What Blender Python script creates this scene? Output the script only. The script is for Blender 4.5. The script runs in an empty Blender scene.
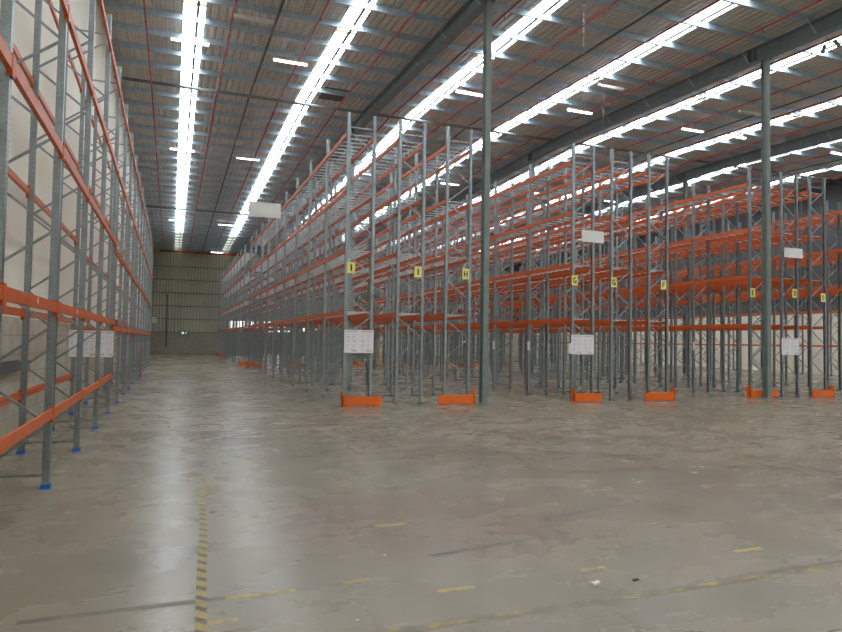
import bpy, bmesh, math, random
from mathutils import Matrix, Vector
random.seed(7)
sc = bpy.context.scene
C = sc.collection

# ------------------------------------------------------------------ camera
cam_data = bpy.data.cameras.new('camera')
cam = bpy.data.objects.new('camera', cam_data); C.objects.link(cam)
sc.camera = cam
F, YAW, PIT, ROL = 654.55, .3636, .0391, .016
cam_data.sensor_width = 36; cam_data.lens = F * 36 / 842
cam_data.clip_start = .05; cam_data.clip_end = 400
_c, _s, _cp, _sp = math.cos(YAW), math.sin(YAW), math.cos(PIT), math.sin(PIT)
r0 = Vector((_c, -_s, 0)); u0 = Vector((-_s*_sp, -_c*_sp, _cp)); f0 = Vector((_s*_cp, _c*_cp, _sp))
rr = r0*math.cos(ROL) + u0*math.sin(ROL); uu = -r0*math.sin(ROL) + u0*math.cos(ROL)
m = Matrix((rr, uu, -f0)).transposed().to_4x4(); m.translation = (0, 0, 2.0)
cam.matrix_world = m

# ------------------------------------------------------------------ world, exposure
w = bpy.data.worlds.new('world'); sc.world = w; w.use_nodes = True
bg = w.node_tree.nodes['Background']; bg.inputs[0].default_value = (.75, .85, 1, 1); bg.inputs[1].default_value = 1.0
SKY_STRENGTH = 12.5       # daylight coming through the translucent roof sheets
LAMP_STRENGTH = 9.0
sc.view_settings.view_transform = 'Standard'; sc.view_settings.look = 'None'
sc.view_settings.exposure = 0.0; sc.view_settings.gamma = 1.0
sc.view_settings.use_curve_mapping = False

# ------------------------------------------------------------------ material helpers
def lin(r, g, b):
    f = lambda v: (v/255/12.92) if v/255 <= .04045 else ((v/255+.055)/1.055)**2.4
    return (f(r), f(g), f(b), 1)

class NT:
    def __init__(self, name):
        self.m = bpy.data.materials.new(name); self.m.use_nodes = True
        self.t = self.m.node_tree; self.b = self.t.nodes['Principled BSDF']
    def n(self, typ, **kw):
        x = self.t.nodes.new(typ)
        for k, v in kw.items(): setattr(x, k, v)
        return x
    def l(self, a, b): self.t.links.new(a, b)
    def coord(self, which='Object', scale=None):
        tc = self.n('ShaderNodeTexCoord'); o = tc.outputs[which]
        if scale is not None:
            mp = self.n('ShaderNodeMapping'); mp.inputs['Scale'].default_value = scale
            self.l(o, mp.inputs[0]); o = mp.outputs[0]
        return o
    def noise(self, vec, scale, detail=4, rough=.55, dist=0):
        x = self.n('ShaderNodeTexNoise'); x.inputs['Scale'].default_value = scale
        x.inputs['Detail'].default_value = detail; x.inputs['Roughness'].default_value = rough
        x.inputs['Distortion'].default_value = dist
        self.l(vec, x.inputs['Vector']); return x.outputs['Fac']
    def ramp(self, fac, stops):
        x = self.n('ShaderNodeValToRGB'); e = x.color_ramp.elements
        while len(e) < len(stops): e.new(.5)
        for i, (p, c) in enumerate(stops):
            e[i].position = p; e[i].color = c if len(c) == 4 else (*c, 1)
        self.l(fac, x.inputs[0]); return x.outputs[0]
    def math(self, op, a, b=None, c=None):
        x = self.n('ShaderNodeMath', operation=op)
        for i, v in enumerate((a, b, c)):
            if v is None: continue
            if isinstance(v, (int, float)): x.inputs[i].default_value = v
            else: self.l(v, x.inputs[i])
        return x.outputs[0]
    def mix(self, fac, a, b, blend='MIX'):
        x = self.n('ShaderNodeMix', data_type='RGBA', blend_type=blend)
        if isinstance(fac, (int, float)): x.inputs[0].default_value = fac
        else: self.l(fac, x.inputs[0])
        for i, v in ((6, a), (7, b)):
            if isinstance(v, tuple): x.inputs[i].default_value = v if len(v) == 4 else (*v, 1)
            else: self.l(v, x.inputs[i])
        return x.outputs[2]
    def bump(self, h, strength=.3, dist=.01):
        x = self.n('ShaderNodeBump'); x.inputs['Strength'].default_value = strength
        x.inputs['Distance'].default_value = dist; self.l(h, x.inputs['Height'])
        self.l(x.outputs[0], self.b.inputs['Normal'])
    def set(self, **kw):
        for k, v in kw.items():
            i = self.b.inputs[k]
            if isinstance(v, (int, float, tuple)): i.default_value = v
            else: self.l(v, i)
        return self.m

def paint(name, col, rough=.45, metal=0, var=.12, scale=3):
    t = NT(name); f = t.noise(t.coord(), scale, 5)
    d = tuple(c*(1-var) for c in col[:3]) + (1,); l_ = tuple(min(1, c*(1+var)) for c in col[:3]) + (1,)
    return t.set(**{'Base Color': t.ramp(f, [(.3, d), (.7, l_)]), 'Roughness': rough, 'Metallic': metal})

def galvanised(name, base, holes=False, metal=.55, rough=.42):
    t = NT(name); co = t.coord()
    v = t.n('ShaderNodeTexVoronoi'); v.inputs['Scale'].default_value = 60; t.l(co, v.inputs['Vector'])
    f = t.noise(co, 4, 4)
    c = t.ramp(t.math('ADD', t.math('MULTIPLY', v.outputs['Color'], .35), t.math('MULTIPLY', f, .65)),
               [(.25, tuple(x*.72 for x in base)), (.75, tuple(x*1.2 for x in base))])
    if holes:
        sp = t.n('ShaderNodeSeparateXYZ'); t.l(co, sp.inputs[0]); X, Y, Z = sp.outputs
        onface = t.math('GREATER_THAN', t.math('ABSOLUTE', X), .4625)
        dy = t.math('DIVIDE', t.math('SUBTRACT', t.math('ABSOLUTE', Y), .024), .008)
        dz = t.math('DIVIDE', t.math('SUBTRACT', t.math('MODULO', Z, .05), .025), .013)
        r = t.math('ADD', t.math('MULTIPLY', dy, dy), t.math('MULTIPLY', dz, dz))
        hole = t.math('MULTIPLY', t.math('LESS_THAN', r, 1.0), onface)
        c = t.mix(hole, c, (.03, .03, .032))
    return t.set(**{'Base Color': c, 'Metallic': metal, 'Roughness': rough})

def emit(name, col, s):
    t = NT(name)
    return t.set(**{'Base Color': (.8, .8, .8, 1), 'Emission Color': col, 'Emission Strength': s, 'Roughness': .5})

M = {}
M['galv'] = galvanised('galvanised_steel', (.34, .385, .40), holes=True, metal=.85, rough=.34)
M['galvbar'] = galvanised('galvanised_bar', (.64, .68, .69), metal=.35, rough=.42)
M['brace'] = galvanised('galvanised_brace', (.38, .42, .43), metal=.85, rough=.36)
M['purlin'] = galvanised('galvanised_purlin', (.50, .64, .76), metal=.25, rough=.45)
M['orange'] = paint('orange_paint', (.60, .108, .016, 1), .40)
M['orange_guard'] = paint('orange_guard_paint', (.86, .15, .012, 1), .42, var=.1)
M['red'] = paint('red_pipe_paint', (.45, .04, .055, 1), .4)
M['column'] = paint('grey_green_steel_paint', (.20, .235, .22, 1), .5, var=.1)
M['girder'] = paint('dark_grey_steel_paint', (.19, .24, .26, 1), .5, var=.1)
M['blue'] = paint('blue_foot_paint', (.02, .13, .50, 1), .45)
M['darksteel'] = paint('dark_steel', (.09, .10, .11, 1), .5)
M['white'] = paint('white_board', (.78, .78, .77, 1), .5, var=.03)
M['plate'] = paint('white_sign_sheet', (.84, .84, .86, 1), .35, var=.03)
M['yellow'] = paint('yellow_card', (.88, .80, .24, 1), .5, var=.05)
M['yellowpaint'] = paint('yellow_machine_paint', (.75, .42, .02, 1), .45)
M['black'] = paint('black_print', (.015, .015, .015, 1), .5)
M['print_red'] = paint('faded_red_print', (.72, .42, .42, 1), .5)
M['print_blue'] = paint('faded_blue_print', (.50, .58, .70, 1), .5)
M['print_grey'] = paint('grey_print', (.50, .50, .52, 1), .5)
M['wood'] = paint('raw_timber', (.38, .24, .10, 1), .7, var=.25)
M['wire'] = paint('steel_wire', (.35, .35, .35, 1), .6)
M['green'] = paint('exit_green', (.03, .30, .20, 1), .4)
M['lampbody'] = paint('white_enamel', (.7, .7, .7, 1), .4)
M['sky'] = emit('translucent_roof_sheet', (.93, .97, 1, 1), SKY_STRENGTH)
M['skyold'] = emit('yellowed_roof_sheet', (.95, .93, .72, 1), 1.6)
M['skylap'] = emit('lapped_roof_sheet', (.95, .86, .5, 1), .75)
M['tube'] = emit('fluorescent_tube', (1, .98, 1, 1), LAMP_STRENGTH)
M['window'] = emit('daylit_window', (.93, .97, 1, 1), 3.0)
M['signlight'] = emit('lit_white_pictogram', (.8, 1, .92, 1), .6)

# concrete floor
t = NT('polished_concrete'); co = t.coord()
big = t.noise(co, .16, 5, .6, .4); mid = t.noise(co, .9, 5, .5, .5); fine = t.noise(co, 26, 5, .7)
c = t.ramp(t.math('ADD', t.math('MULTIPLY', big, .6), t.math('MULTIPLY', mid, .4)),
           [(.34, lin(116, 109, 94)), (.5, lin(133, 124, 104)), (.64, lin(150, 139, 116))])
streak = t.noise(t.coord('Object', (.6, 1.1, 1)), 1.2, 5, .58, .4)
c = t.mix(.22, c, t.ramp(streak, [(.3, lin(98, 92, 78)), (.5, lin(124, 116, 98)), (.7, lin(158, 149, 126))]))
c = t.mix(.16, c, t.ramp(fine, [(.3, (.15, .14, .12)), (.7, (.26, .245, .21))]))
# stretched tyre scuffs
sx = t.coord('Object', (1.6, .28, 1)); sc1 = t.noise(sx, .8, 3, .5, .6)
c = t.mix(t.ramp(sc1, [(.62, (0, 0, 0)), (.80, (.35, .35, .35))]), c, lin(98, 95, 86))
sy = t.coord('Object', (.22, 1.9, 1)); sc2 = t.noise(sy, .7, 3, .5, .5)
c = t.mix(t.ramp(sc2, [(.62, (0, 0, 0)), (.80, (.3, .3, .3))]), c, lin(100, 97, 88))
# light scuffs and specks
sp2 = t.noise(co, 7, 1, .3); c = t.mix(t.ramp(sp2, [(.80, (0, 0, 0)), (.84, (.4, .4, .4))]), c, lin(88, 84, 74))
# faint reddish stain patch in the middle of the open floor
sep = t.n('ShaderNodeSeparateXYZ'); t.l(co, sep.inputs[0]); X, Y, Z = sep.outputs
def blob(x, y, rx, ry):
    a = t.math('DIVIDE', t.math('SUBTRACT', X, x), rx); b = t.math('DIVIDE', t.math('SUBTRACT', Y, y), ry)
    return t.math('SUBTRACT', 1, t.math('ADD', t.math('MULTIPLY', a, a), t.math('MULTIPLY', b, b)))
c = t.mix(t.math('MULTIPLY', t.ramp(t.math('ADD', blob(2.7, 7.0, 1.9, 1.6), t.math('MULTIPLY', mid, .5)), [(.2, (0, 0, 0)), (1, (1, 1, 1))]), .35), c, lin(122, 92, 86))
# saw cut joints
def joint(v, period, off, wdt):
    a = t.math('ABSOLUTE', t.math('SUBTRACT', t.math('MODULO', t.math('ADD', v, 1000*period + off), period), period/2))
    return t.math('LESS_THAN', a, wdt)
j = t.math('MAXIMUM', joint(X, 12.65/2, 0, .012), joint(Y, 17.7/2, 1.8, .012))
c = t.mix(t.math('MULTIPLY', j, .30), c, lin(82, 78, 72))
rough = t.ramp(t.math('ADD', t.math('MULTIPLY', streak, .6), t.math('MULTIPLY', big, .4)), [(.35, (.22,)*3), (.65, (.32,)*3)])
M['floor'] = t.set(**{'Base Color': c, 'Roughness': rough, 'Specular IOR Level': .55})

# foil insulation held by wire mesh under the roof sheets
t = NT('roof_insulation_mesh'); co = t.coord(); sep = t.n('ShaderNodeSeparateXYZ'); t.l(co, sep.inputs[0]); X, Y, Z = sep.outputs
wob = t.noise(t.coord('Object', (3.2, .5, 1)), 2.0, 4, .6, .5)
base = t.ramp(wob, [(.3, (.58, .585, .54)), (.7, (.76, .77, .72))])
gx = t.math('LESS_THAN', t.math('MODULO', t.math('ADD', X, 300), .15), .018)
gy = t.math('LESS_THAN', t.math('MODULO', t.math('ADD', Y, 300), .30), .022)
c = t.mix(t.math('MULTIPLY', t.math('MAXIMUM', gx, gy), .6), base, (.2, .2, .21))
rib = t.math('SINE', t.math('MULTIPLY', X, 2*math.pi/.3))
t.bump(t.math('ADD', t.math('MULTIPLY', rib, .5), t.math('MULTIPLY', wob, 1.5)), .9, .06)
M['ceiling'] = t.set(**{'Base Color': c, 'Roughness': .45})

# corrugated far wall sheet
t = NT('khaki_wall_sheet'); co = t.coord(); sep = t.n('ShaderNodeSeparateXYZ'); t.l(co, sep.inputs[0]); X = sep.outputs[0]
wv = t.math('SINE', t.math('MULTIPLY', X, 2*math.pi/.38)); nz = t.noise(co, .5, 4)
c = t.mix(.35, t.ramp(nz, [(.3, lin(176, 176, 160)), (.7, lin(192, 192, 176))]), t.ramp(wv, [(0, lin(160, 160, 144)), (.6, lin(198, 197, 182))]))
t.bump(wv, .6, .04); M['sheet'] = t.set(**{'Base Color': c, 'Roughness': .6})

def block(name, a, b, mortar, axis):
    t = NT(name); co = t.coord(); sep = t.n('ShaderNodeSeparateXYZ'); t.l(co, sep.inputs[0])
    cb = t.n('ShaderNodeCombineXYZ'); t.l(sep.outputs[axis], cb.inputs[0]); t.l(sep.outputs[2], cb.inputs[1])
    br = t.n('ShaderNodeTexBrick'); t.l(cb.outputs[0], br.inputs['Vector'])
    br.inputs['Color1'].default_value = a; br.inputs['Color2'].default_value = b; br.inputs['Mortar'].default_value = mortar
    br.inputs['Scale'].default_value = 1; br.inputs['Brick Width'].default_value = .8; br.inputs['Row Height'].default_value = .4
    br.inputs['Mortar Size'].default_value = .012
    nz = t.noise(co, 2.5, 6, .65)
    c = t.mix(.45, br.outputs['Color'], t.ramp(nz, [(.3, tuple(x*.6 for x in a[:3])), (.7, tuple(min(1, x*1.25) for x in a[:3]))]))
    t.bump(br.outputs['Fac'], -.3, .01)
    return t.set(**{'Base Color': c, 'Roughness': .8})
M['block_left'] = block('concrete_block_left', lin(188, 182, 166), lin(200, 194, 178), lin(150, 146, 134), 1)
M['block_far'] = block('concrete_block_far', lin(164, 161, 147), lin(172, 169, 156), lin(140, 138, 126), 0)
t = NT('white_wall_panel'); co = t.coord(); sep = t.n('ShaderNodeSeparateXYZ'); t.l(co, sep.inputs[0])
nz = t.noise(t.coord('Object', (1, .6, .2)), .7, 5)
M['white_wall'] = t.set(**{'Base Color': t.ramp(nz, [(.3, lin(232, 228, 214)), (.7, lin(242, 239, 226))]), 'Roughness': .65})
M['cream_wall'] = paint('cream_wall_paint', lin(248, 243, 228), .7, var=.02, scale=.6)
M['upper_wall'] = paint('dark_wall_sheet', lin(96, 98, 100), .7, var=.1, scale=.6)

# hazard tape: yellow and black diagonal stripes, worn
t = NT('hazard_tape'); co = t.coord(); sep = t.n('ShaderNodeSeparateXYZ'); t.l(co, sep.inputs[0]); X, Y, Z = sep.outputs
st = t.math('GREATER_THAN', t.math('MODULO', t.math('ADD', t.math('ADD', Y, X), 100), .22), .09)
c = t.mix(st, lin(88, 80, 60), lin(164, 146, 82))
wear = t.ramp(t.noise(co, 9, 5, .7), [(.48, (0, 0, 0)), (.62, (1, 1, 1))])
M['tape'] = t.set(**{'Base Color': t.mix(t.math('MULTIPLY', wear, .55), c, lin(120, 113, 98)), 'Roughness': .5})
def worn(name, colr, lo, hi, under):
    t = NT(name); co = t.coord()
    wear = t.ramp(t.noise(t.coord('Object', (.8, 1.5, 1)), 7, 6, .75), [(lo, (0, 0, 0)), (hi, (1, 1, 1))])
    return t.set(**{'Base Color': t.mix(wear, under, colr), 'Roughness': .45})
M['worn_line'] = worn('worn_yellow_line', lin(176, 156, 84), .50, .58, lin(116, 110, 96))
M['worn_dash'] = worn('worn_yellow_dash', lin(186, 164, 92), .40, .50, lin(122, 116, 101))
M['scuff'] = worn('black_tyre_mark', lin(82, 78, 72), .40, .6, lin(121, 115, 100))

# ------------------------------------------------------------------ object helpers
def prop(o, label=None, cat=None, group=None, kind=None):
    if label: o['label'] = label
    if cat: o['category'] = cat
    if group: o['group'] = group
    if kind: o['kind'] = kind
    return o
def empty(name, loc, label, cat, group=None):
    o = bpy.data.objects.new(name, None); C.objects.link(o); o.location = loc; o.empty_display_size = .3
    return prop(o, label, cat, group)

class MB:
    """collects boxes, bars, prisms; builds one mesh"""
    def __init__(s): s.bm = bmesh.new(); s.mi = 0
    def box(s, a, b):
        x0, y0, z0 = a; x1, y1, z1 = b
        v = [s.bm.verts.new(p) for p in ((x0,y0,z0),(x1,y0,z0),(x1,y1,z0),(x0,y1,z0),(x0,y0,z1),(x1,y0,z1),(x1,y1,z1),(x0,y1,z1))]
        for f in ((3,2,1,0),(4,5,6,7),(0,1,5,4),(1,2,6,5),(2,3,7,6),(3,0,4,7)):
            s.bm.faces.new([v[i] for i in f]).material_index = s.mi
        return s
    def quad(s, pts):
        s.bm.faces.new([s.bm.verts.new(p) for p in pts]).material_index = s.mi; return s
    def bar(s, p, q, wx, wz, up=(0, 0, 1)):
        p, q = Vector(p), Vector(q); d = (q-p).normalized(); up = Vector(up)
        if abs(d.dot(up)) > .99: up = Vector((1, 0, 0))
        sd = d.cross(up).normalized(); un = sd.cross(d)
        c = [(-wx/2, -wz/2), (wx/2, -wz/2), (wx/2, wz/2), (-wx/2, wz/2)]
        A = [s.bm.verts.new(p + sd*a + un*b) for a, b in c]; B = [s.bm.verts.new(q + sd*a + un*b) for a, b in c]
        for i in range(4):
            k = (i+1) % 4; s.bm.faces.new((A[i], A[k], B[k], B[i])).material_index = s.mi
        s.bm.faces.new(A[::-1]).material_index = s.mi; s.bm.faces.new(B).material_index = s.mi
        return s
    def tube(s, p, q, r, n=10):
        p, q = Vector(p), Vector(q); d = (q-p).normalized(); up = Vector((0, 0, 1)) if abs(d.z) < .9 else Vector((1, 0, 0))
        sd = d.cross(up).normalized(); un = sd.cross(d)
        A, B = [], []
        for i in range(n):
            a = 2*math.pi*i/n; o = sd*math.cos(a)*r + un*math.sin(a)*r
            A.append(s.bm.verts.new(p+o)); B.append(s.bm.verts.new(q+o))
        for i in range(n):
            k = (i+1) % n; f = s.bm.faces.new((A[i], A[k], B[k], B[i])); f.material_index = s.mi; f.smooth = True
        s.bm.faces.new(A[::-1]).material_index = s.mi; s.bm.faces.new(B).material_index = s.mi
        return s
    def prism(s, prof, z0, z1, ox=0, oy=0, mx=1):
        A = [s.bm.verts.new((ox+mx*x, oy+y, z0)) for x, y in prof]; B = [s.bm.verts.new((ox+mx*x, oy+y, z1)) for x, y in prof]
        n = len(prof)
        for i in range(n):
            k = (i+1) % n; s.bm.faces.new((A[i], A[k], B[k], B[i])).material_index = s.mi
        s.bm.faces.new(A[::-1]).material_index = s.mi; s.bm.faces.new(B).material_index = s.mi
        return s
    def mesh(s, name, *mats):
        bmesh.ops.recalc_face_normals(s.bm, faces=s.bm.faces)
        me = bpy.data.meshes.new(name); s.bm.to_mesh(me); s.bm.free()
        for m_ in mats: me.materials.append(m_)
        return me
def put(name, me, parent=None, loc=(0, 0, 0), rz=0):
    o = bpy.data.objects.new(name, me); C.objects.link(o); o.location = loc
    if rz: o.rotation_euler = (0, 0, rz)
    if parent is not None: o.parent = parent
    return o

# ------------------------------------------------------------------ the building shell
XW0, XW1, YB, YF = -2.95, 47.4, -15.6, 90.5
RIDGE, ZR, SL = 34.7, 14.95, .036
def zr(y): return ZR - (.036 if y < RIDGE else .0245)*abs(y-RIDGE)
o = put('floor', MB().box((XW0-.3, YB-.3, -.3), (XW1+.3, YF+.3, 0)).mesh('floor', M['floor'])); prop(o, 'grey polished concrete warehouse floor with scuffs and worn lines', 'floor', kind='structure')

SKX = [.47, 6.33, 12.65, 18.40, 24.85, 31.4, 37.6, 43.9]; SKW = .40
edges = [XW0-.2]
for x in SKX: edges += [x-SKW, x+SKW]
edges.append(XW1+.2)
mb = MB()
for i in range(0, len(edges), 2):
    for ya, yb in ((YB-.2, RIDGE), (RIDGE, YF+.2)):
        x0, x1 = edges[i], edges[i+1]
        P = [(x0, ya, zr(ya)), (x1, ya, zr(ya)), (x1, yb, zr(yb)), (x0, yb, zr(yb))]
        v = [mb.bm.verts.new(p) for p in P] + [mb.bm.verts.new((p[0], p[1], p[2]+.12)) for p in P]
        for f in ((3,2,1,0),(4,5,6,7),(0,1,5,4),(1,2,6,5),(2,3,7,6),(3,0,4,7)): mb.bm.faces.new([v[k] for k in f])
ceiling = put('ceiling', mb.mesh('ceiling', M['ceiling'])); prop(ceiling, 'low pitched warehouse roof lined with grey insulation and wire mesh', 'ceiling', kind='structure')
for x in SKX:
    for ya, yb, mt in ((YB, 25.75, 'sky'), (25.75, 26.05, 'skylap'), (26.05, RIDGE, 'sky'), (RIDGE, 58.0, 'sky'), (58.0, 77.0, 'sky'), (77.0, YF, 'skyold')):
        mb = MB(); x0, x1 = x-SKW, x+SKW
        P = [(x0, ya, zr(ya)+.05), (x1, ya, zr(ya)+.05), (x1, yb, zr(yb)+.05), (x0, yb, zr(yb)+.05)]
        v = [mb.bm.verts.new(p) for p in P] + [mb.bm.verts.new((p[0], p[1], p[2]+.02)) for p in P]
        for f in ((3,2,1,0),(4,5,6,7),(0,1,5,4),(1,2,6,5),(2,3,7,6),(3,0,4,7)): mb.bm.faces.new([v[k] for k in f])
        put('skylight_sheet', mb.mesh('skylight_sheet', M[mt]), ceiling)
    # sheet lap bar running along each skylight
    for ya, yb in ((YB, RIDGE), (RIDGE, YF)):
        put('skylight_bar', MB().bar((x+.13, ya, zr(ya)-.0), (x+.13, yb, zr(yb)-.0), .11, .05).mesh('skylight_bar', M['darksteel']), ceiling)

# purlins: galvanised C sections across the building
pm = MB(); x0, x1 = XW0+.02, XW1-.02
pm.box((x0, -.004, -.24), (x1, .004, 0)).box((x0, 0, -.008), (x1, .085, 0)).box((x0, 0, -.24), (x1, .085, -.232)).box((x0, .078, -.24), (x1, .086, -.215)).box((x0, .078, -.025), (x1, .086, 0))
pm = pm.mesh('purlin', M['purlin'])
y = -13.67
while y < YF-.5:
    if abs(y-RIDGE) > .2: put('purlin', pm, ceiling, (0, y, zr(y)-.005))
    y += 1.93
# girders along the building, on the columns
COLX = [9.7, 21.88, 34.6]
for gx in COLX:
    for ya, yb in ((YB+.05, RIDGE), (RIDGE, YF-.05)):
        mb = MB(); za, zb = zr(ya)-.28, zr(yb)-.28
        for dx, h0, h1 in ((.17, -.60, -.57), (.17, -.03, 0), (.008, -.57, -.03)):
            v = []
            for yy, zz in ((ya, za), (yb, zb)):
                for sx_, hh in ((-dx, h0), (dx, h0), (dx, h1), (-dx, h1)): v.append(mb.bm.verts.new((gx+sx_, yy, zz+hh)))
            for f in ((0,1,2,3),(7,6,5,4),(0,4,5,1),(1,5,6,2),(2,6,7,3),(3,7,4,0)): mb.bm.faces.new([v[k] for k in f])
        g = put('girder', mb.mesh('girder', M['girder']), ceiling)
        yy = 2.1
        while yy < YF:
            if ya < yy < yb:
                for dy in (-.15, .15):
                    z_ = zr(yy+dy)-.28; put('stiffener', MB().box((gx-.165, yy+dy-.008, z_-.57), (gx+.165, yy+dy+.008, z_-.03)).mesh('stiffener', M['girder']), g)
            yy += 17.7
        yy = -13.1
        while yy < YF:
            if ya+.3 < yy < yb-.3:
                for s_ in (-1, 1):
                    put('fly_brace', MB().bar((gx+s_*.12, yy, zr(yy)-.86), (gx+s_*.75, yy, zr(yy)-.22), .04, .006).mesh('fly_brace', M['purlin']), g)
            yy += 3.0
# rafters / strut beams across, and flat bridging straps
for ry in (34.7, 64.2):
    z_ = zr(ry)-.24
    mb = MB().tube((XW0, ry, z_-.08), (XW1, ry, z_-.08), .08, 14)
    put('cross_beam', mb.mesh('cross_beam', M['girder']), ceiling)
for bx in (3.45, 15.95, 28.8, 41.2):
    for ya, yb in ((YB, RIDGE-.2), (RIDGE+.2, YF)):
        put('bridging_strap', MB().bar((bx, ya, zr(ya)-.27), (bx, yb, zr(yb)-.27), .08, .04).mesh('bridging_strap', M['darksteel']), ceiling)
put('roof_vent', MB().box((6.95, 32.0, zr(33)-.02), (8.3, 34.2, zr(33)+.0)).mesh('roof_vent', M['darksteel']), ceiling)

# walls
def wall(name, mb_, mat, label): return prop(put(name, mb_.mesh(name, mat)), label, 'wall', kind='structure')
BL = 2.36
wl = wall('wall_left', MB().box((XW0-.2, YB-.2, BL), (XW0, YF, 15.2)), M['white_wall'], 'tall off-white panelled wall behind the left racking')
put('block_base', MB().box((XW0-.22, YB-.2, 0), (XW0+.04, YF, BL)).mesh('block_base', M['block_left']), wl)
put('panel_joint', MB().box((XW0-.01, -9, BL), (XW0+.012, -8.95, 14)).mesh('panel_joint', M['white_wall']), wl)
wall('wall_right', MB().box((XW1, YB-.2, 0), (XW1+.2, YF, 4.7)), M['cream_wall'], 'cream lower wall far right behind the racking')
wall('wall_right_upper', MB().box((XW1, YB-.2, 4.7), (XW1+.2, YF, 15.2)), M['upper_wall'], 'dark upper wall far right behind the racking')
wall('wall_back', MB().box((XW0-.2, YB-.2, 0), (XW1+.2, YB, 15.2)), M['cream_wall'], 'wall behind the viewer')
WX = 27.5
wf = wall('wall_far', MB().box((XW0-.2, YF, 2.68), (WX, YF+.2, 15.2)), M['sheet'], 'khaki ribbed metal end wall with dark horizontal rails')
put('block_base', MB().box((XW0-.2, YF-.05, 0), (WX, YF+.2, 2.68)).mesh('block_base', M['block_far']), wf)
wall('wall_far_right', MB().box((WX, YF, 0), (XW1+.2, YF+.2, 15.2)), M['cream_wall'], 'cream end wall far behind the right hand racking')
for gz in (2.78, 4.45, 6.15, 7.85, 9.55, 11.25):
    put('girt', MB().box((XW0, YF-.16, gz-.08), (WX, YF, gz+.02)).mesh('girt', M['girder']), wf)
for px in (-.6, .95, 4.35, 10.0, 16):
    put('wall_stud', MB().box((px-.05, YF-.045, 2.8), (px+.05, YF-.003, 12.7)).mesh('wall_stud', M['sheet']), wf)
wn = put('window_1', MB().box((6.95, YF-.09, 3.02), (19.0, YF-.05, 4.35)).mesh('window_1', M['window']))
prop(wn, 'bright strip window low in the khaki end wall', 'window', kind='structure')
for i in range(11): put('mullion', MB().box((6.95+i*1.2, YF-.12, 2.98), (7.03+i*1.2, YF-.091, 4.4)).mesh('mullion', M['girder']), wn)

# ------------------------------------------------------------------ columns
hs = [(-.10,-.13),(.10,-.13),(.10,-.11),(.006,-.11),(.006,.11),(.10,.11),(.10,.13),(-.10,.13),(-.10,.11),(-.006,.11),(-.006,-.11),(-.10,-.11)]
coln = {(0, 1): 'grey-green steel column beside the rack lettered H', (1, 1): 'grey-green steel column in front of the rack end lettered E',
        (2, 1): 'grey-green steel column at the far right beyond the lettered racks'}
for i, cx in enumerate(COLX):
    for k in range(0, 5):
        cy = [1.6, 19.58, 37.3, 55.0, 72.7][k] - (.35 if (i, k) == (1, 1) else 0)
        if k == 0: continue
        top = zr(cy)-.28-.6
        lab = coln.get((i, k)) or 'dark steel column among the racks, %s row of columns, %s from the front' % (['left', 'middle', 'right'][i], ['', '', 'second', 'third', 'fourth'][k])
        c0 = empty('steel_column', (cx, cy, 0), lab, 'column', 'steel columns holding up the roof girders')
        put('shaft', MB().prism(hs, .02, top).mesh('shaft', M['column']), c0)
        put('base_plate', MB().box((-.14, -.14, 0), (.14, .15, .02)).mesh('base_plate', M['column']), c0)
        put('cap_plate', MB().box((-.19, -.2, top-.02), (.19, .2, top)).mesh('cap_plate', M['girder']), c0)

# ------------------------------------------------------------------ racking
BAY = 2.994; FH = 9.15
POST = [(-.045,.05),(.045,.05),(.045,-.05),(-.045,-.05),(-.045,-.03),(-.039,-.03),(-.039,-.044),(.039,-.044),(.039,.044),(-.039,.044),(-.039,.03),(-.045,.03)]
def posts(mb_):
    mb_.prism(POST, .012, FH, .42, 0, 1); mb_.prism(POST, .012, FH, -.42, 0, -1); return mb_
ZN = [.20 + .645*i for i in range(14)]
def brace_ends():
    L = [('horizontal_brace', (-.40, .17), (.40, .17)), ('horizontal_brace', (-.40, 8.70), (.40, 8.70))]
    for i in range(13):
        s_ = -1 if i % 2 == 0 else 1
        L.append(('diagonal_brace', (s_*.40, ZN[i]), (-s_*.40, ZN[i+1]-.03)))
    return L
ME = {}
ME['posts'] = posts(MB()).mesh('upright_frame', M['galv'])
for i, (n_, a, b) in enumerate(brace_ends()):
    ME['br%d' % i] = MB().bar((a[0], 0, a[1]), (b[0], 0, b[1]), .034, .024, (0, 1, 0)).mesh(n_, M['brace'])
for cn in ('blue', 'darksteel'):
    mb = MB(); mb.box((-.06, -.085, 0), (.06, .085, .012)); mb.box((-.056, -.062, .012), (.056, -.052, .05)); mb.box((-.056, .052, .012), (.056, .062, .05))
    mb.tube((.06, -.06, .012), (.06, -.06, .03), .012, 6).tube((-.06, .06, .012), (-.06, .06, .03), .012, 6)
    ME['foot_'+cn] = mb.mesh('foot_plate', M[cn])
    mb = posts(MB())
    mb.mi = 1
    for n_, a, b in brace_ends(): mb.bar((a[0], 0, a[1]), (b[0], 0, b[1]), .034, .024, (0, 1, 0))
    mb.mi = 2
    for x in (-.42, .42): mb.box((x-.06, -.085, 0), (x+.06, .085, .012)).box((x-.056, -.062, .012), (x+.056, -.052, .05)).box((x-.056, .052, .012), (x+.056, .062, .05))
    ME['frame_'+cn] = mb.mesh('upright_frame', M['galv'], M['brace'], M[cn])
HL = BAY/2 - .052
def beam_body(mb_): # local: beam centre, outer side +x; a box section with a step on the inner top edge
    prof = [(.022, -.065), (.022, .065), (-.005, .065), (-.005, .038), (-.028, .038), (-.028, -.065)]
    A = [mb_.bm.verts.new((x, -HL, z)) for x, z in prof]; B = [mb_.bm.verts.new((x, HL, z)) for x, z in prof]
    for i in range(6):
        k = (i+1) % 6; mb_.bm.faces.new((A[i], A[k], B[k], B[i]))
    mb_.bm.faces.new(A[::-1]); mb_.bm.faces.new(B); return mb_
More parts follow.
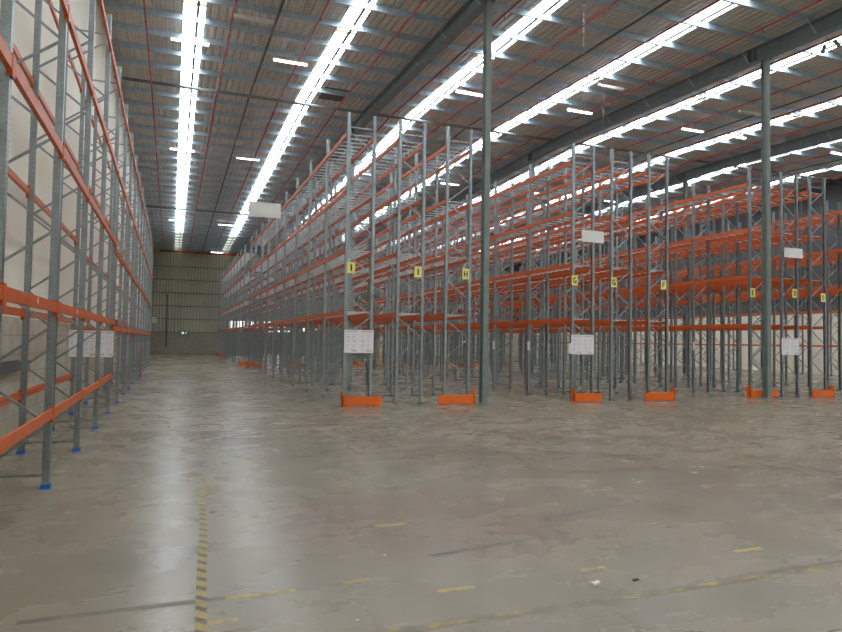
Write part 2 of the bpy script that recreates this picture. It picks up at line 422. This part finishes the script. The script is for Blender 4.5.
def conn(mb_, s_):
    y0, y1 = sorted((s_*(HL+.004), s_*(HL+.050)))
    mb_.box((.014, y0, -.12), (.027, y1, .09)); y0, y1 = sorted((s_*(HL-.006), s_*(HL+.002))); mb_.box((-.03, y0, -.12), (.027, y1, .09)); return mb_
ME['beam_body'] = beam_body(MB()).mesh('beam', M['orange'])
ME['conn1'] = conn(MB(), 1).mesh('beam_connector', M['orange']); ME['conn-1'] = conn(MB(), -1).mesh('beam_connector', M['orange'])
mb = beam_body(MB()); conn(mb, 1); conn(mb, -1); ME['beam'] = mb.mesh('beam', M['orange'])
ME['bar'] = MB().box((-.44, -.02, -.02), (.44, .02, .012)).mesh('support_bar', M['galvbar'])
BO = [-1.26, -.84, -.42, 0, .42, .84, 1.26]

def rack(x, y, n, levels, label, group, near, foot='darksteel', bars='stuff', mirror=False, seclevels=None):
    """x: centre of the frames, y: first frame; n bays; near: how many frames/bays show their small parts"""
    r = empty('pallet_rack', (x, y, 0), label, 'pallet rack', group)
    rz = math.pi if mirror else 0
    for k in range(n+1):
        if k <= near:
            f = put('upright_frame', ME['posts'], r, (0, k*BAY, 0), rz)
            for i, (n_, a, b) in enumerate(brace_ends()): put(n_, ME['br%d' % i], f)
            for sx_ in (-.42, .42): put('foot_plate', ME['foot_'+foot], f, (sx_, 0, 0))
        else:
            put('upright_frame', ME['frame_'+foot], r, (0, k*BAY, 0), rz)
    nb = 0; rest = MB(); many = False
    for k in range(n):
        lv = seclevels(k) if seclevels else levels
        for z in lv:
            for s_ in (1, -1):
                loc = (s_*.464, (k+.5)*BAY, z); q = 0 if s_ == 1 else math.pi
                if k < near:
                    b = put('beam', ME['beam_body'], r, loc, q)
                    put('beam_connector', ME['conn1'], b); put('beam_connector', ME['conn-1'], b)
                else: put('beam', ME['beam'], r, loc, q)
            if bars:
                for bo in BO:
                    yy = (k+.5)*BAY+bo
                    if bars == 'each' and nb < 100: put('support_bar', ME['bar'], r, (0, yy, z+.058)); nb += 1
                    else: rest.box((-.44, yy-.02, z+.038), (.44, yy+.02, z+.07)); many = True
    if many: prop(put('support_bar', rest.mesh('support_bar', M['galvbar']), r), kind='stuff')
    return r

LV = [2.85, 4.78, 6.65, 8.48]
letters = ['I', 'I', 'H', 'G', 'G', 'F', 'E', 'D', 'D']
near_lab = ['tall rack bordering the wide aisle, first I card and a load sheet on its end',
 'tall galvanised and orange rack with the second I card and no end guard',
 'tall galvanised and orange rack with the H card beside the big column',
 'tall galvanised and orange rack with the first G card and a load sheet',
 'tall galvanised and orange rack with the second G card and no end guard',
 'tall galvanised and orange rack with the F card and orange end guard',
 'tall orange rack with the E card, its end half hidden by a column',
 'tall orange rack with the D card above a load sheet',
 'tall orange rack furthest right with a card on its end']
XS = [5.44, 7.14, 8.81, 13.625, 15.27, 16.94, 21.75, 23.46, 25.06]
YS = [19.8]*3 + [19.68]*3 + [19.53]*3
Y2 = 50.9
for i in range(9):
    rack(XS[i], YS[i], 9, LV, near_lab[i], 'pallet racks in the near block', [4, 4, 3, 3, 3, 3, 2, 2, 2][i], 'blue' if i in (7,) else 'darksteel',
         'each' if i < 6 else 'stuff', mirror=(i == 0))
inline = ['first I card', 'second I card', 'H card', 'first G card', 'second G card', 'F card', 'E card', 'D card', 'rightmost card']
for i in range(9):
    rack(XS[i], Y2, 9, LV, 'distant rack beyond the cross aisle, in line with the rack carrying the ' + inline[i], 'pallet racks beyond the cross aisle', -1)
for j in range(2):
    for yy, w_ in ((19.5, 'near'), (Y2, 'far')):
        rack(29.95+1.66*j, yy, 9, LV[1:], '%s rack of two behind the rightmost lettered rack, %s block' % (['left', 'right'][j], w_), 'pallet racks behind the lettered ones', -1)
rack(46.0, 19.5, 20, [2.15, 4.75, 6.6, 8.45], 'single orange rack standing along the cream right wall', None, -1, bars=None)
S1 = [.98, 2.38, 4.48, 6.38, 8.43]; S2 = [2.22, 4.28, 6.35, 8.43]
lr = rack(-1.91, 9.87-2*BAY, 16, None, 'tall rack with blue feet standing against the left wall', None, 9, 'blue', None,
     seclevels=lambda k: S1 if k < 5 else S2)
for (yy, zz) in ((8.45, 2.40), (11.8, 2.40)):
    prop(put('label_sticker', MB().box((.488, -.03, -.045), (.491, .03, .03)).mesh('label_sticker', M['plate']), lr, (0, yy-(9.87-2*BAY), zz)), 'small white sticker')

# ------------------------------------------------------------------ end guards
def guard(x0, x1, y, side, label, facing=-1, group='orange rack end guards'):
    """front plate from x0 to x1 at y, taller return plate on one side (-1 left, 1 right)"""
    g = empty('rack_end_guard', ((x0+x1)/2, y, 0), label, 'guard', group); h = (x1-x0)/2
    mb = MB().box((-h, -.02, .03), (h, .02, .30)).box((-h, .02*facing*-1, .27), (h, .07*-facing, .30)) if facing == -1 else MB().box((-h, -.02, .03), (h, .02, .30))
    put('face_plate', mb.mesh('face_plate', M['orange_guard']), g)
    a, b = sorted((side*h, side*(h-.035))); c_, d_ = sorted((-.02*-facing, .19*-facing))
    put('return_plate', MB().box((a, c_, .0), (b, d_, .46)).mesh('return_plate', M['orange_guard']), g)
    for sx_ in (-h+.15, h-.15):
        put('foot_block', MB().box((sx_-.08, min(0, .2*-facing), 0), (sx_+.08, max(0, .2*-facing), .03)).mesh('foot_block', M['orange_guard']), g)
GD = [(4.86, 6.10, 19.33, -1, 'first I card'), (8.0, 9.27, 19.33, 1, 'H card'), (12.98, 14.10, 19.2, -1, 'first G card'),
      (15.93, 17.22, 19.1, 1, 'F card'), (21.2, 22.62, 19.41, -1, 'E card'), (24.14, 25.35, 19.05, 1, 'rightmost card')]
for x0, x1, y, sd, nm in GD:
    guard(x0, x1, y, sd, 'bright orange guard on the floor before the rack with the ' + nm, group='orange guards at the near rack ends')
for x0, x1, y, sd, nm in GD:
    guard(x0, x1, 19.8+9*BAY+.62, sd, 'distant orange guard at the far end of the rack with the ' + nm.split(',')[0], facing=1, group='orange guards at the cross aisle')
    guard(x0-.1, x1-.1, Y2-.5, sd, 'distant orange guard across the cross aisle, behind the rack with the ' + nm.split(',')[0], group='orange guards at the cross aisle')
guard(4.7, 6.15, Y2+9*BAY+.4, -1, 'tiny dark orange guard at the far end of the wide aisle racking', facing=1)


# ------------------------------------------------------------------ letter cards
SEG = {'I': [('r', -.022, -.1, .022, .1)],
 'H': [('r', -.07, -.1, -.035, .1), ('r', .035, -.1, .07, .1), ('r', -.035, -.018, .035, .018)],
 'E': [('r', -.055, -.1, -.02, .1), ('r', -.02, .068, .055, .1), ('r', -.02, -.016, .045, .016), ('r', -.02, -.1, .055, -.068)],
 'F': [('r', -.055, -.1, -.02, .1), ('r', -.02, .068, .055, .1), ('r', -.02, -.016, .045, .016)]}
def arc(mb_, cx, cz, r0_, r1_, a0, a1, sx_=1, sz_=1, n=12, y=0):
    for i in range(n):
        p = [math.radians(a0+(a1-a0)*j/n) for j in (i, i+1)]
        Q = [(cx+sx_*r*math.cos(a), cz+sz_*r*math.sin(a)) for r, a in ((r0_, p[0]), (r1_, p[0]), (r1_, p[1]), (r0_, p[1]))]
        f = [mb_.bm.verts.new((a, y, b)) for a, b in Q]; g_ = [mb_.bm.verts.new((a, y+.003, b)) for a, b in Q]
        for q in ((0,1,2,3),): mb_.bm.faces.new([f[k] for k in q]); mb_.bm.faces.new([g_[k] for k in q][::-1])
        for k in range(4): mb_.bm.faces.new((f[k], f[(k+1) % 4], g_[(k+1) % 4], g_[k]))
def letter(ch):
    mb_ = MB()
    if ch in SEG:
        for _, a, b, c_, d_ in SEG[ch]: mb_.box((a, 0, b), (c_, .003, d_))
    elif ch == 'G':
        arc(mb_, 0, 0, .052, .088, 48, 318, .82, 1.2); mb_.box((.005, 0, -.03), (.072, .003, .002)).box((.044, 0, -.09), (.072, .003, -.03))
    elif ch == 'D':
        mb_.box((-.055, 0, -.1), (-.022, .003, .1)); arc(mb_, -.022, 0, .068, .1, -90, 90, .85, 1)
    return mb_.mesh('letter', M['black'])
cards = [(5.165, 19.744, 4.27, 'I', 'yellow card lettered I on the rack bordering the wide aisle'),
 (7.39, 19.744, 4.25, 'I', 'yellow card lettered I on the right post of the second rack'),
 (9.08, 19.744, 4.27, 'H', 'yellow card lettered H left of the big column'),
 (13.26, 19.624, 4.25, 'G', 'left of the two yellow G cards, on the rack with a load sheet'),
 (14.93, 19.624, 4.26, 'G', 'right of the two yellow G cards, on the rack without a guard'),
 (17.17, 19.624, 4.27, 'F', 'yellow card lettered F on the rack end'),
 (21.44, 19.474, 4.14, 'E', 'yellow card lettered E left of the front right column'),
 (23.70, 19.474, 4.21, 'D', 'yellow card lettered D above the rightmost load sheet'),
 (25.32, 19.474, 4.10, 'D', 'rightmost yellow card, with a dark curved letter, lowest of the cards')]
for x, y, z, ch, lab in cards:
    c0 = empty('letter_card', (x, y, z), lab, 'letter card', 'yellow row letter cards on the rack ends')
    put('card', MB().box((-.125, 0, -.18), (.125, .006, .18)).mesh('card', M['yellow']), c0)
    put('letter', letter(ch), c0, (0, -.004, 0))

# ------------------------------------------------------------------ load sheets (white printed plates)
def sheet(x0, x1, z0, z1, y, lab, seed):
    rnd = random.Random(seed); c0 = empty('load_sheet', ((x0+x1)/2, y, (z0+z1)/2), lab, 'sign', 'white printed load sheets on the racks')
    w_, h_ = (x1-x0)/2, (z1-z0)/2
    put('plate', MB().box((-w_, 0, -h_), (w_, .005, h_)).mesh('plate', M['plate']), c0)
    for half in (-1, 1):
        cx = half*w_*.5; mb1, mb2, mb3 = MB(), MB(), MB()
        mb1.box((cx-w_*.40, -.003, h_*.82), (cx+w_*.40, 0, h_*.90))
        for r in range(3):
            for q in range(2):
                xx = cx + (q-.5)*w_*.42; zz = h_*(.5-.42*r)
                (mb2 if half < 0 else mb1).box((xx-w_*.15, -.003, zz+.02), (xx+w_*.15*rnd.uniform(.3, 1), 0, zz+.032))
                mb3.box((xx-w_*.13, -.003, zz-.045), (xx-w_*.13+w_*.2*rnd.uniform(.4, 1), 0, zz-.02))
        mb3.box((cx-w_*.4, -.003, -h_*.70), (cx+w_*.4, 0, -h_*.68)); mb1.box((cx+w_*.02, -.003, -h_*.88), (cx+w_*.36, 0, -h_*.76))
        put('print', mb1.mesh('print', M['print_red']), c0)
        if half < 0: put('print', mb2.mesh('print', M['print_blue']), c0)
        else: mb2.bm.free()
        put('print', mb3.mesh('print', M['print_grey']), c0)
sheet(4.99, 5.93, 1.62, 2.33, 19.742, 'white printed load sheet tied to the rack end below the first I card', 1)
sheet(13.13, 14.08, 1.64, 2.33, 19.62, 'white printed load sheet on the rack end below the first G card', 2)
sheet(22.97, 23.90, 1.70, 2.38, 19.472, 'white printed load sheet on the rack end below the D card', 3)
sheet(-2.44, -1.79, 1.47, 2.15, 18.76, 'wide white printed load sheet inside the left rack, the one nearer the wall', 4)
sheet(-1.78, -1.40, 1.47, 2.15, 18.74, 'narrow white printed load sheet inside the left rack, the one nearer the aisle', 5)
for x, y, z, lab in ((13.17, 22.618, 1.9, 'one bay behind the first G card'), (13.17, 25.612, 1.9, 'two bays behind the first G card'),
                     (13.105, 19.626, 1.85, 'beside the first G rack load sheet'), (21.30, 22.468, 2.0, 'one bay behind the E card')):
    prop(put('post_notice', MB().box((-.055, 0, -.18), (.055, .004, .18)).mesh('post_notice', M['white']), None, (x, y, z)), 'small white notice on a rack post, ' + lab, 'notice', 'white notice strips on posts')

# ------------------------------------------------------------------ blank hanging aisle boards
for x0, x1, z0, z1, y, lab in ((2.03, 2.97, 5.63, 6.07, 19.8, 'blank white board hanging on wires over the wide aisle'),
                               (13.42, 14.34, 5.62, 6.03, 19.45, 'blank white board hanging before the rack with the first G card'),
                               (22.87, 23.87, 5.62, 6.01, 19.25, 'blank white board hanging before the rack with the D card')):
    b = empty('aisle_board', ((x0+x1)/2, y, z0), lab, 'hanging sign', 'blank white hanging aisle boards')
    w_ = (x1-x0)/2
    put('board', MB().box((-w_, -.012, 0), (w_, .012, z1-z0)).mesh('board', M['white']), b)
    for s_ in (-1, 1):
        put('wire', MB().tube((s_*(w_-.03), 0, z1-z0), (s_*(w_-.03), 0, zr(y)-z0), .008, 6).mesh('wire', M['wire']), b)

# ------------------------------------------------------------------ sprinkler pipes
px = -1.28; i = 0
ordn = ['first', 'second', 'third', 'fourth', 'fifth', 'sixth', 'seventh', 'eighth', 'ninth', 'tenth', 'eleventh', 'twelfth', 'thirteenth', 'fourteenth', 'fifteenth', 'sixteenth', 'seventeenth']
head = MB().tube((0, 0, 0), (0, 0, -.10), .018, 8).tube((0, 0, -.10), (0, 0, -.11), .04, 8).mesh('sprinkler_head', M['red'])
while px < XW1-.5:
    p = empty('sprinkler_pipe', (px, RIDGE, zr(RIDGE)-.42), 'thin red sprinkler pipe under the roof, %s counting from the left wall' % ordn[i], 'sprinkler pipe', 'red sprinkler pipes under the roof')
    for ya, yb in ((YB+.1, RIDGE), (RIDGE, YF-1)):
        put('pipe', MB().tube((0, ya-RIDGE, zr(ya)-ZR), (0, yb-RIDGE, zr(yb)-ZR), .036, 10).mesh('pipe', M['red']), p)
    y = 12.0
    while y < 60:
        if 14 - px*.1 < y: put('sprinkler_head', head, p, (0, y-RIDGE, zr(y)-ZR-.03))
        y += 3.0
    px += 3.09; i += 1
prop(put('main_pipe', MB().tube((XW0+1.2, YF-.5, zr(YF)-.45), (XW1-.3, YF-.5, zr(YF)-.45), .11, 12).mesh('main_pipe', M['red'])), 'thick red sprinkler main running across the top of the end wall', 'pipe')

# ------------------------------------------------------------------ lamps
LH = .12
def lamp(x, y, lit, lab):
    z = zr(y)-.62 if lit != 'far' else zr(y)-.55
    l_ = empty('strip_light', (x, y, z), lab, 'strip light', 'fluorescent strip lights under the roof')
    put('housing', MB().box((-.74, -.075, -.02), (.74, .075, .05)).mesh('housing', M['lampbody']), l_)
    d = put('diffuser', MB().box((-.72, -.065, -.07), (.72, .065, -.021)).mesh('diffuser', M['tube'] if lit else M['lampbody']), l_)
    for s_ in (-.6, .6): put('hanger', MB().tube((s_, 0, .05), (s_, 0, .62-.24), .006, 6).mesh('hanger', M['wire']), l_)
lamps = [(.37, 27.9, 1, 'lit strip light under the leftmost skylight, nearest the viewer'), (4.5, 28.3, 1, 'lit strip light between the two leftmost skylights, nearest the viewer'),
 (2.55, 24.8, 0, 'unlit strip light between the two leftmost skylights'), (4.46, 44.8, 1, 'lit strip light between the two leftmost skylights, second from the viewer'),
 (.3, 44.4, 1, 'lit strip light under the leftmost skylight, second from the viewer'), (13.2, 28.5, 1, 'lit strip light just left of the front column'),
 (19.5, 28.5, 1, 'lit strip light right of the front column before the second girder'), (18.75, 25.0, 0, 'unlit strip light under the fourth skylight'),
 (26.95, 28.5, 1, 'lit strip light right of the second girder, middle of the view'), (30.0, 28.4, 1, 'lit strip light left of the front right column top'),
 (38.5, 28.4, 1, 'lit strip light at the right edge of the view'), (27.4, 25.0, 0, 'unlit strip light left of the front right column'),
 (19.5, 45.5, 1, 'distant lit strip light behind the front column'), (12.65, 45.4, 1, 'distant lit strip light above the racks left of the front column'),
 (4.84, 68.6, 1, 'far lit strip light over the wide aisle, third from the viewer'), (5.15, 87.5, 1, 'furthest lit strip light, just before the end wall'),
 (.2, 68.0, 1, 'far lit strip light under the leftmost skylight'), (34.3, 45.4, 1, 'distant lit strip light over the right hand racks'), (26.8, 45.4, 1, 'distant lit strip light over the E and D racks')]
for a in lamps: lamp(*a)
# twin spot fitting beside the second girder
s0 = empty('twin_spotlight', (22.95, 17.3, 13.55), 'small grey twin spotlight hanging beside the second girder at top right', 'spotlight')
put('bracket', MB().box((-.02, -.25, -.02), (.02, .25, .02)).bar((0, 0, 0), (-.25, 0, .3), .03, .03).mesh('bracket', M['wire']), s0)
for s_ in (-1, 1): put('spot_head', MB().tube((0, s_*.2, -.02), (.05, s_*.34, -.26), .07, 12).mesh('spot_head', M['wire']), s0)

# ------------------------------------------------------------------ exit sign, wall fittings
e = empty('exit_sign', (1.58, YF-.2, 2.62), 'green running man exit sign on the khaki end wall', 'exit sign')
put('sign_box', MB().box((-.48, 0, -.2), (.48, .06, .2)).mesh('sign_box', M['green']), e)
put('pictogram', MB().box((-.36, -.004, -.14), (-.06, 0, .15)).mesh('pictogram', M['signlight']), e)
mb = MB(); arc(mb, .2, .11, 0, .035, 0, 360, n=10, y=-.004)
mb.bar((.2, -.002, .07), (.16, -.002, -.03), .05, .004, (0, 1, 0)).bar((.16, -.002, -.03), (.26, -.002, -.09), .035, .004, (0, 1, 0)).bar((.16, -.002, -.03), (.07, -.002, -.13), .035, .004, (0, 1, 0)).bar((.19, -.002, .05), (.1, -.002, .0), .025, .004, (0, 1, 0)).bar((.2, -.002, .05), (.29, -.002, .02), .025, .004, (0, 1, 0))
put('running_figure', mb.mesh('running_figure', M['signlight']), e)
prop(put('wall_board', MB().box((-.3, 0, -.35), (.3, .03, .35)).mesh('wall_board', M['white']), None, (-2.15, YF-.2, 4.2)), 'small white board on the end wall beside the left rack', 'board')
prop(put('downpipe', MB().tube((-.62, YF-.25, .8), (-.62, YF-.25, 7.5), .05, 8).mesh('downpipe', M['darksteel'])), 'thin dark pipe running down the end wall left of the exit sign', 'pipe')
prop(put('cable_tray', MB().box((XW0+.041, -12, 1.33), (XW0+.24, 15.5, 1.345)).box((XW0+.041, -12, 1.345), (XW0+.05, 15.5, 1.50)).box((XW0+.23, -12, 1.345), (XW0+.24, 15.5, 1.50)).mesh('cable_tray', M['darksteel'])), 'dark grey steel tray fixed low along the left block wall', 'cable tray')

# ------------------------------------------------------------------ odd items in and behind the racks
mb = MB()
st = empty('stored_beams', (-1.91, 0, 2.30), 'short stack of orange beams and a plank lying on the left rack shelf', 'stacked beams')
st.location = (-1.75, 26.3, 2.285)
for i, (dx, dz) in enumerate(((0, 0), (.13, 0), (.05, .13))): put('loose_beam', MB().box((-.05+dx, -2.6, dz), (.05+dx, 1.6, dz+.12)).mesh('loose_beam', M['orange']), st)
prop(put('plank', MB().box((-.1, -2.4, .25), (.12, 1.2, .29)).mesh('plank', M['wood']), st), 'raw timber plank')
prop(put('timber_board', MB().box((-.02, -.3, 0), (.02, .3, 1.5)).mesh('timber_board', M['wood']), None, (-1.38, 36.0, 0)), 'brown timber board standing on end in the left rack', 'board')
# yellow rolling ladder in the cross aisle
ld = empty('rolling_ladder', (14.9, 49.0, 0), 'yellow rolling ladder standing in the cross aisle behind the H rack', 'ladder')
for s_ in (-.3, .3):
    put('side_rail', MB().bar((s_, -.7, .1), (s_, .5, 2.1), .06, .04).mesh('side_rail', M['yellowpaint']), ld)
    put('rear_leg', MB().bar((s_, .6, .1), (s_, .5, 2.1), .05, .04).mesh('rear_leg', M['yellowpaint']), ld)
    put('caster', MB().tube((s_-.02, -.7, .06), (s_+.02, -.7, .06), .06, 12).mesh('caster', M['black']), ld); put('caster', MB().tube((s_-.02, .6, .06), (s_+.02, .6, .06), .06, 12).mesh('caster', M['black']), ld)
for k in range(7): 
    f_ = (k+1)/7.5; put('tread', MB().box((-.28, -.7+1.2*f_-.12, .1+2*f_-.02), (.28, -.7+1.2*f_+.12, .1+2*f_+.01)).mesh('tread', M['yellowpaint']), ld)

# ------------------------------------------------------------------ floor tape, dashes and litter
mb = MB(); pts = [(.51, 10.2, .025), (.49, 9.6, .036), (.42, 8.8, .036), (.385, 7.7, .038), (.34, 6.6, .040), (.30, 6.0, .040), (.25, 4.9, .040), (.22, 4.0, .040), (.2, 2.6, .040)]
for (xa, ya, wa), (xb, yb, wb) in zip(pts, pts[1:]):
    mb.quad([(xa-wa, ya, .0015), (xa+wa, ya, .0015), (xb+wb, yb, .0015), (xb-wb, yb, .0015)])
prop(put('hazard_tape', mb.mesh('hazard_tape', M['tape'])), 'long yellow and black striped floor tape running towards the viewer', 'floor tape')
def strip(name, x0, x1, y, wd, mat, lab, cat, group=None, dy=0, z=.0014):
    o_ = put(name, MB().quad([(x0, y-wd/2, z), (x1, y-wd/2+dy, z), (x1, y+wd/2+dy, z), (x0, y+wd/2, z)]).mesh(name, M[mat])); return prop(o_, lab, cat, group)
strip('worn_floor_line', 1.3, 5.95, 4.34, .075, 'worn_line', 'broken worn yellow line crossing the floor nearest the viewer', 'floor line')
strip('tyre_mark', 4.9, 6.6, 4.40, .08, 'scuff', 'dark smear continuing the worn line at the lower right', 'floor mark', 'dark marks on the floor', z=.001)
strip('worn_floor_line', .45, .98, 5.30, .06, 'worn_dash', 'short worn yellow line just right of the striped tape', 'floor line')
strip('tyre_mark', -.95, .45, 5.32, .08, 'scuff', 'dark smear left of the striped tape', 'floor mark', 'dark marks on the floor', z=.001)
strip('tyre_mark', 2.3, 4.0, 5.75, .08, 'scuff', 'dark smear right of the centre of the open floor', 'floor mark', 'dark marks on the floor', .25, z=.001)
strip('tyre_mark', 3.9, 5.6, 6.5, .07, 'scuff', 'dark smear at the right of the open floor', 'floor mark', 'dark marks on the floor', .45, z=.001)
for x0, x1, y, lab in ((.30, .50, 4.89, 'short worn yellow dash beside the lower end of the striped tape'), (2.09, 2.49, 8.75, 'thin yellow dash furthest left beyond the open floor centre'),
    (2.11, 2.46, 6.84, 'thin yellow dash in the middle of the open floor'), (1.38, 1.62, 5.35, 'worn yellow dash right of the short yellow line'),
    (2.05, 2.38, 4.92, 'bright worn yellow dash above the nearest worn line'), (3.77, 4.06, 8.85, 'thin pale dash right of the open floor centre'),
    (5.19, 5.56, 4.95, 'striped yellow dash at the right of the open floor'), (3.45, 3.7, 4.98, 'faint dash left of the white litter'), (5.3, 5.8, 7.6, 'faint pale dash at the right, near the middle of the floor')):
    strip('floor_dash', x0, x1, y, .045 if y > 6 else .06, 'worn_dash', lab, 'floor dash', 'short worn yellow dashes')
lit = MB(); 
lp = [(-.05, -.02), (.0, -.035), (.055, -.015), (.05, .015), (.0, .012), (-.045, .03)]
A = [lit.bm.verts.new((a, b, .002)) for a, b in lp]; B = [lit.bm.verts.new((a*.9, b*.9, .018)) for a, b in lp]
for k in range(6): lit.bm.faces.new((A[k], A[(k+1) % 6], B[(k+1) % 6], B[k]))
lit.bm.faces.new(B); lit.bm.faces.new(A[::-1])
lm = lit.mesh('paper_scrap', M['white'])
prop(put('paper_scrap', lm, None, (3.37, 4.66, 0), .4), 'small crumpled white scrap lying on the open floor at lower right', 'litter')
prop(put('wood_chip', MB().box((-.03, -.012, 0), (.03, .012, .012)).mesh('wood_chip', M['black']), None, (3.75, 4.62, 0), .3), 'tiny dark chip right of the white scrap', 'litter')
spk = MB().box((-.012, -.01, 0), (.012, .01, .006)).mesh('floor_crumb', M['white'])
for x, y, lab in ((1.92, 5.9, 'white crumb beside the middle dashes'), (4.9, 7.9, 'white crumb near the middle right'), (-.05, 6.2, 'white crumb left of the striped tape'), (1.3, 4.6, 'white crumb near the bottom centre')):
    prop(put('floor_crumb', spk, None, (x, y, 0)), 'tiny ' + lab, 'litter', 'white crumbs on the floor')
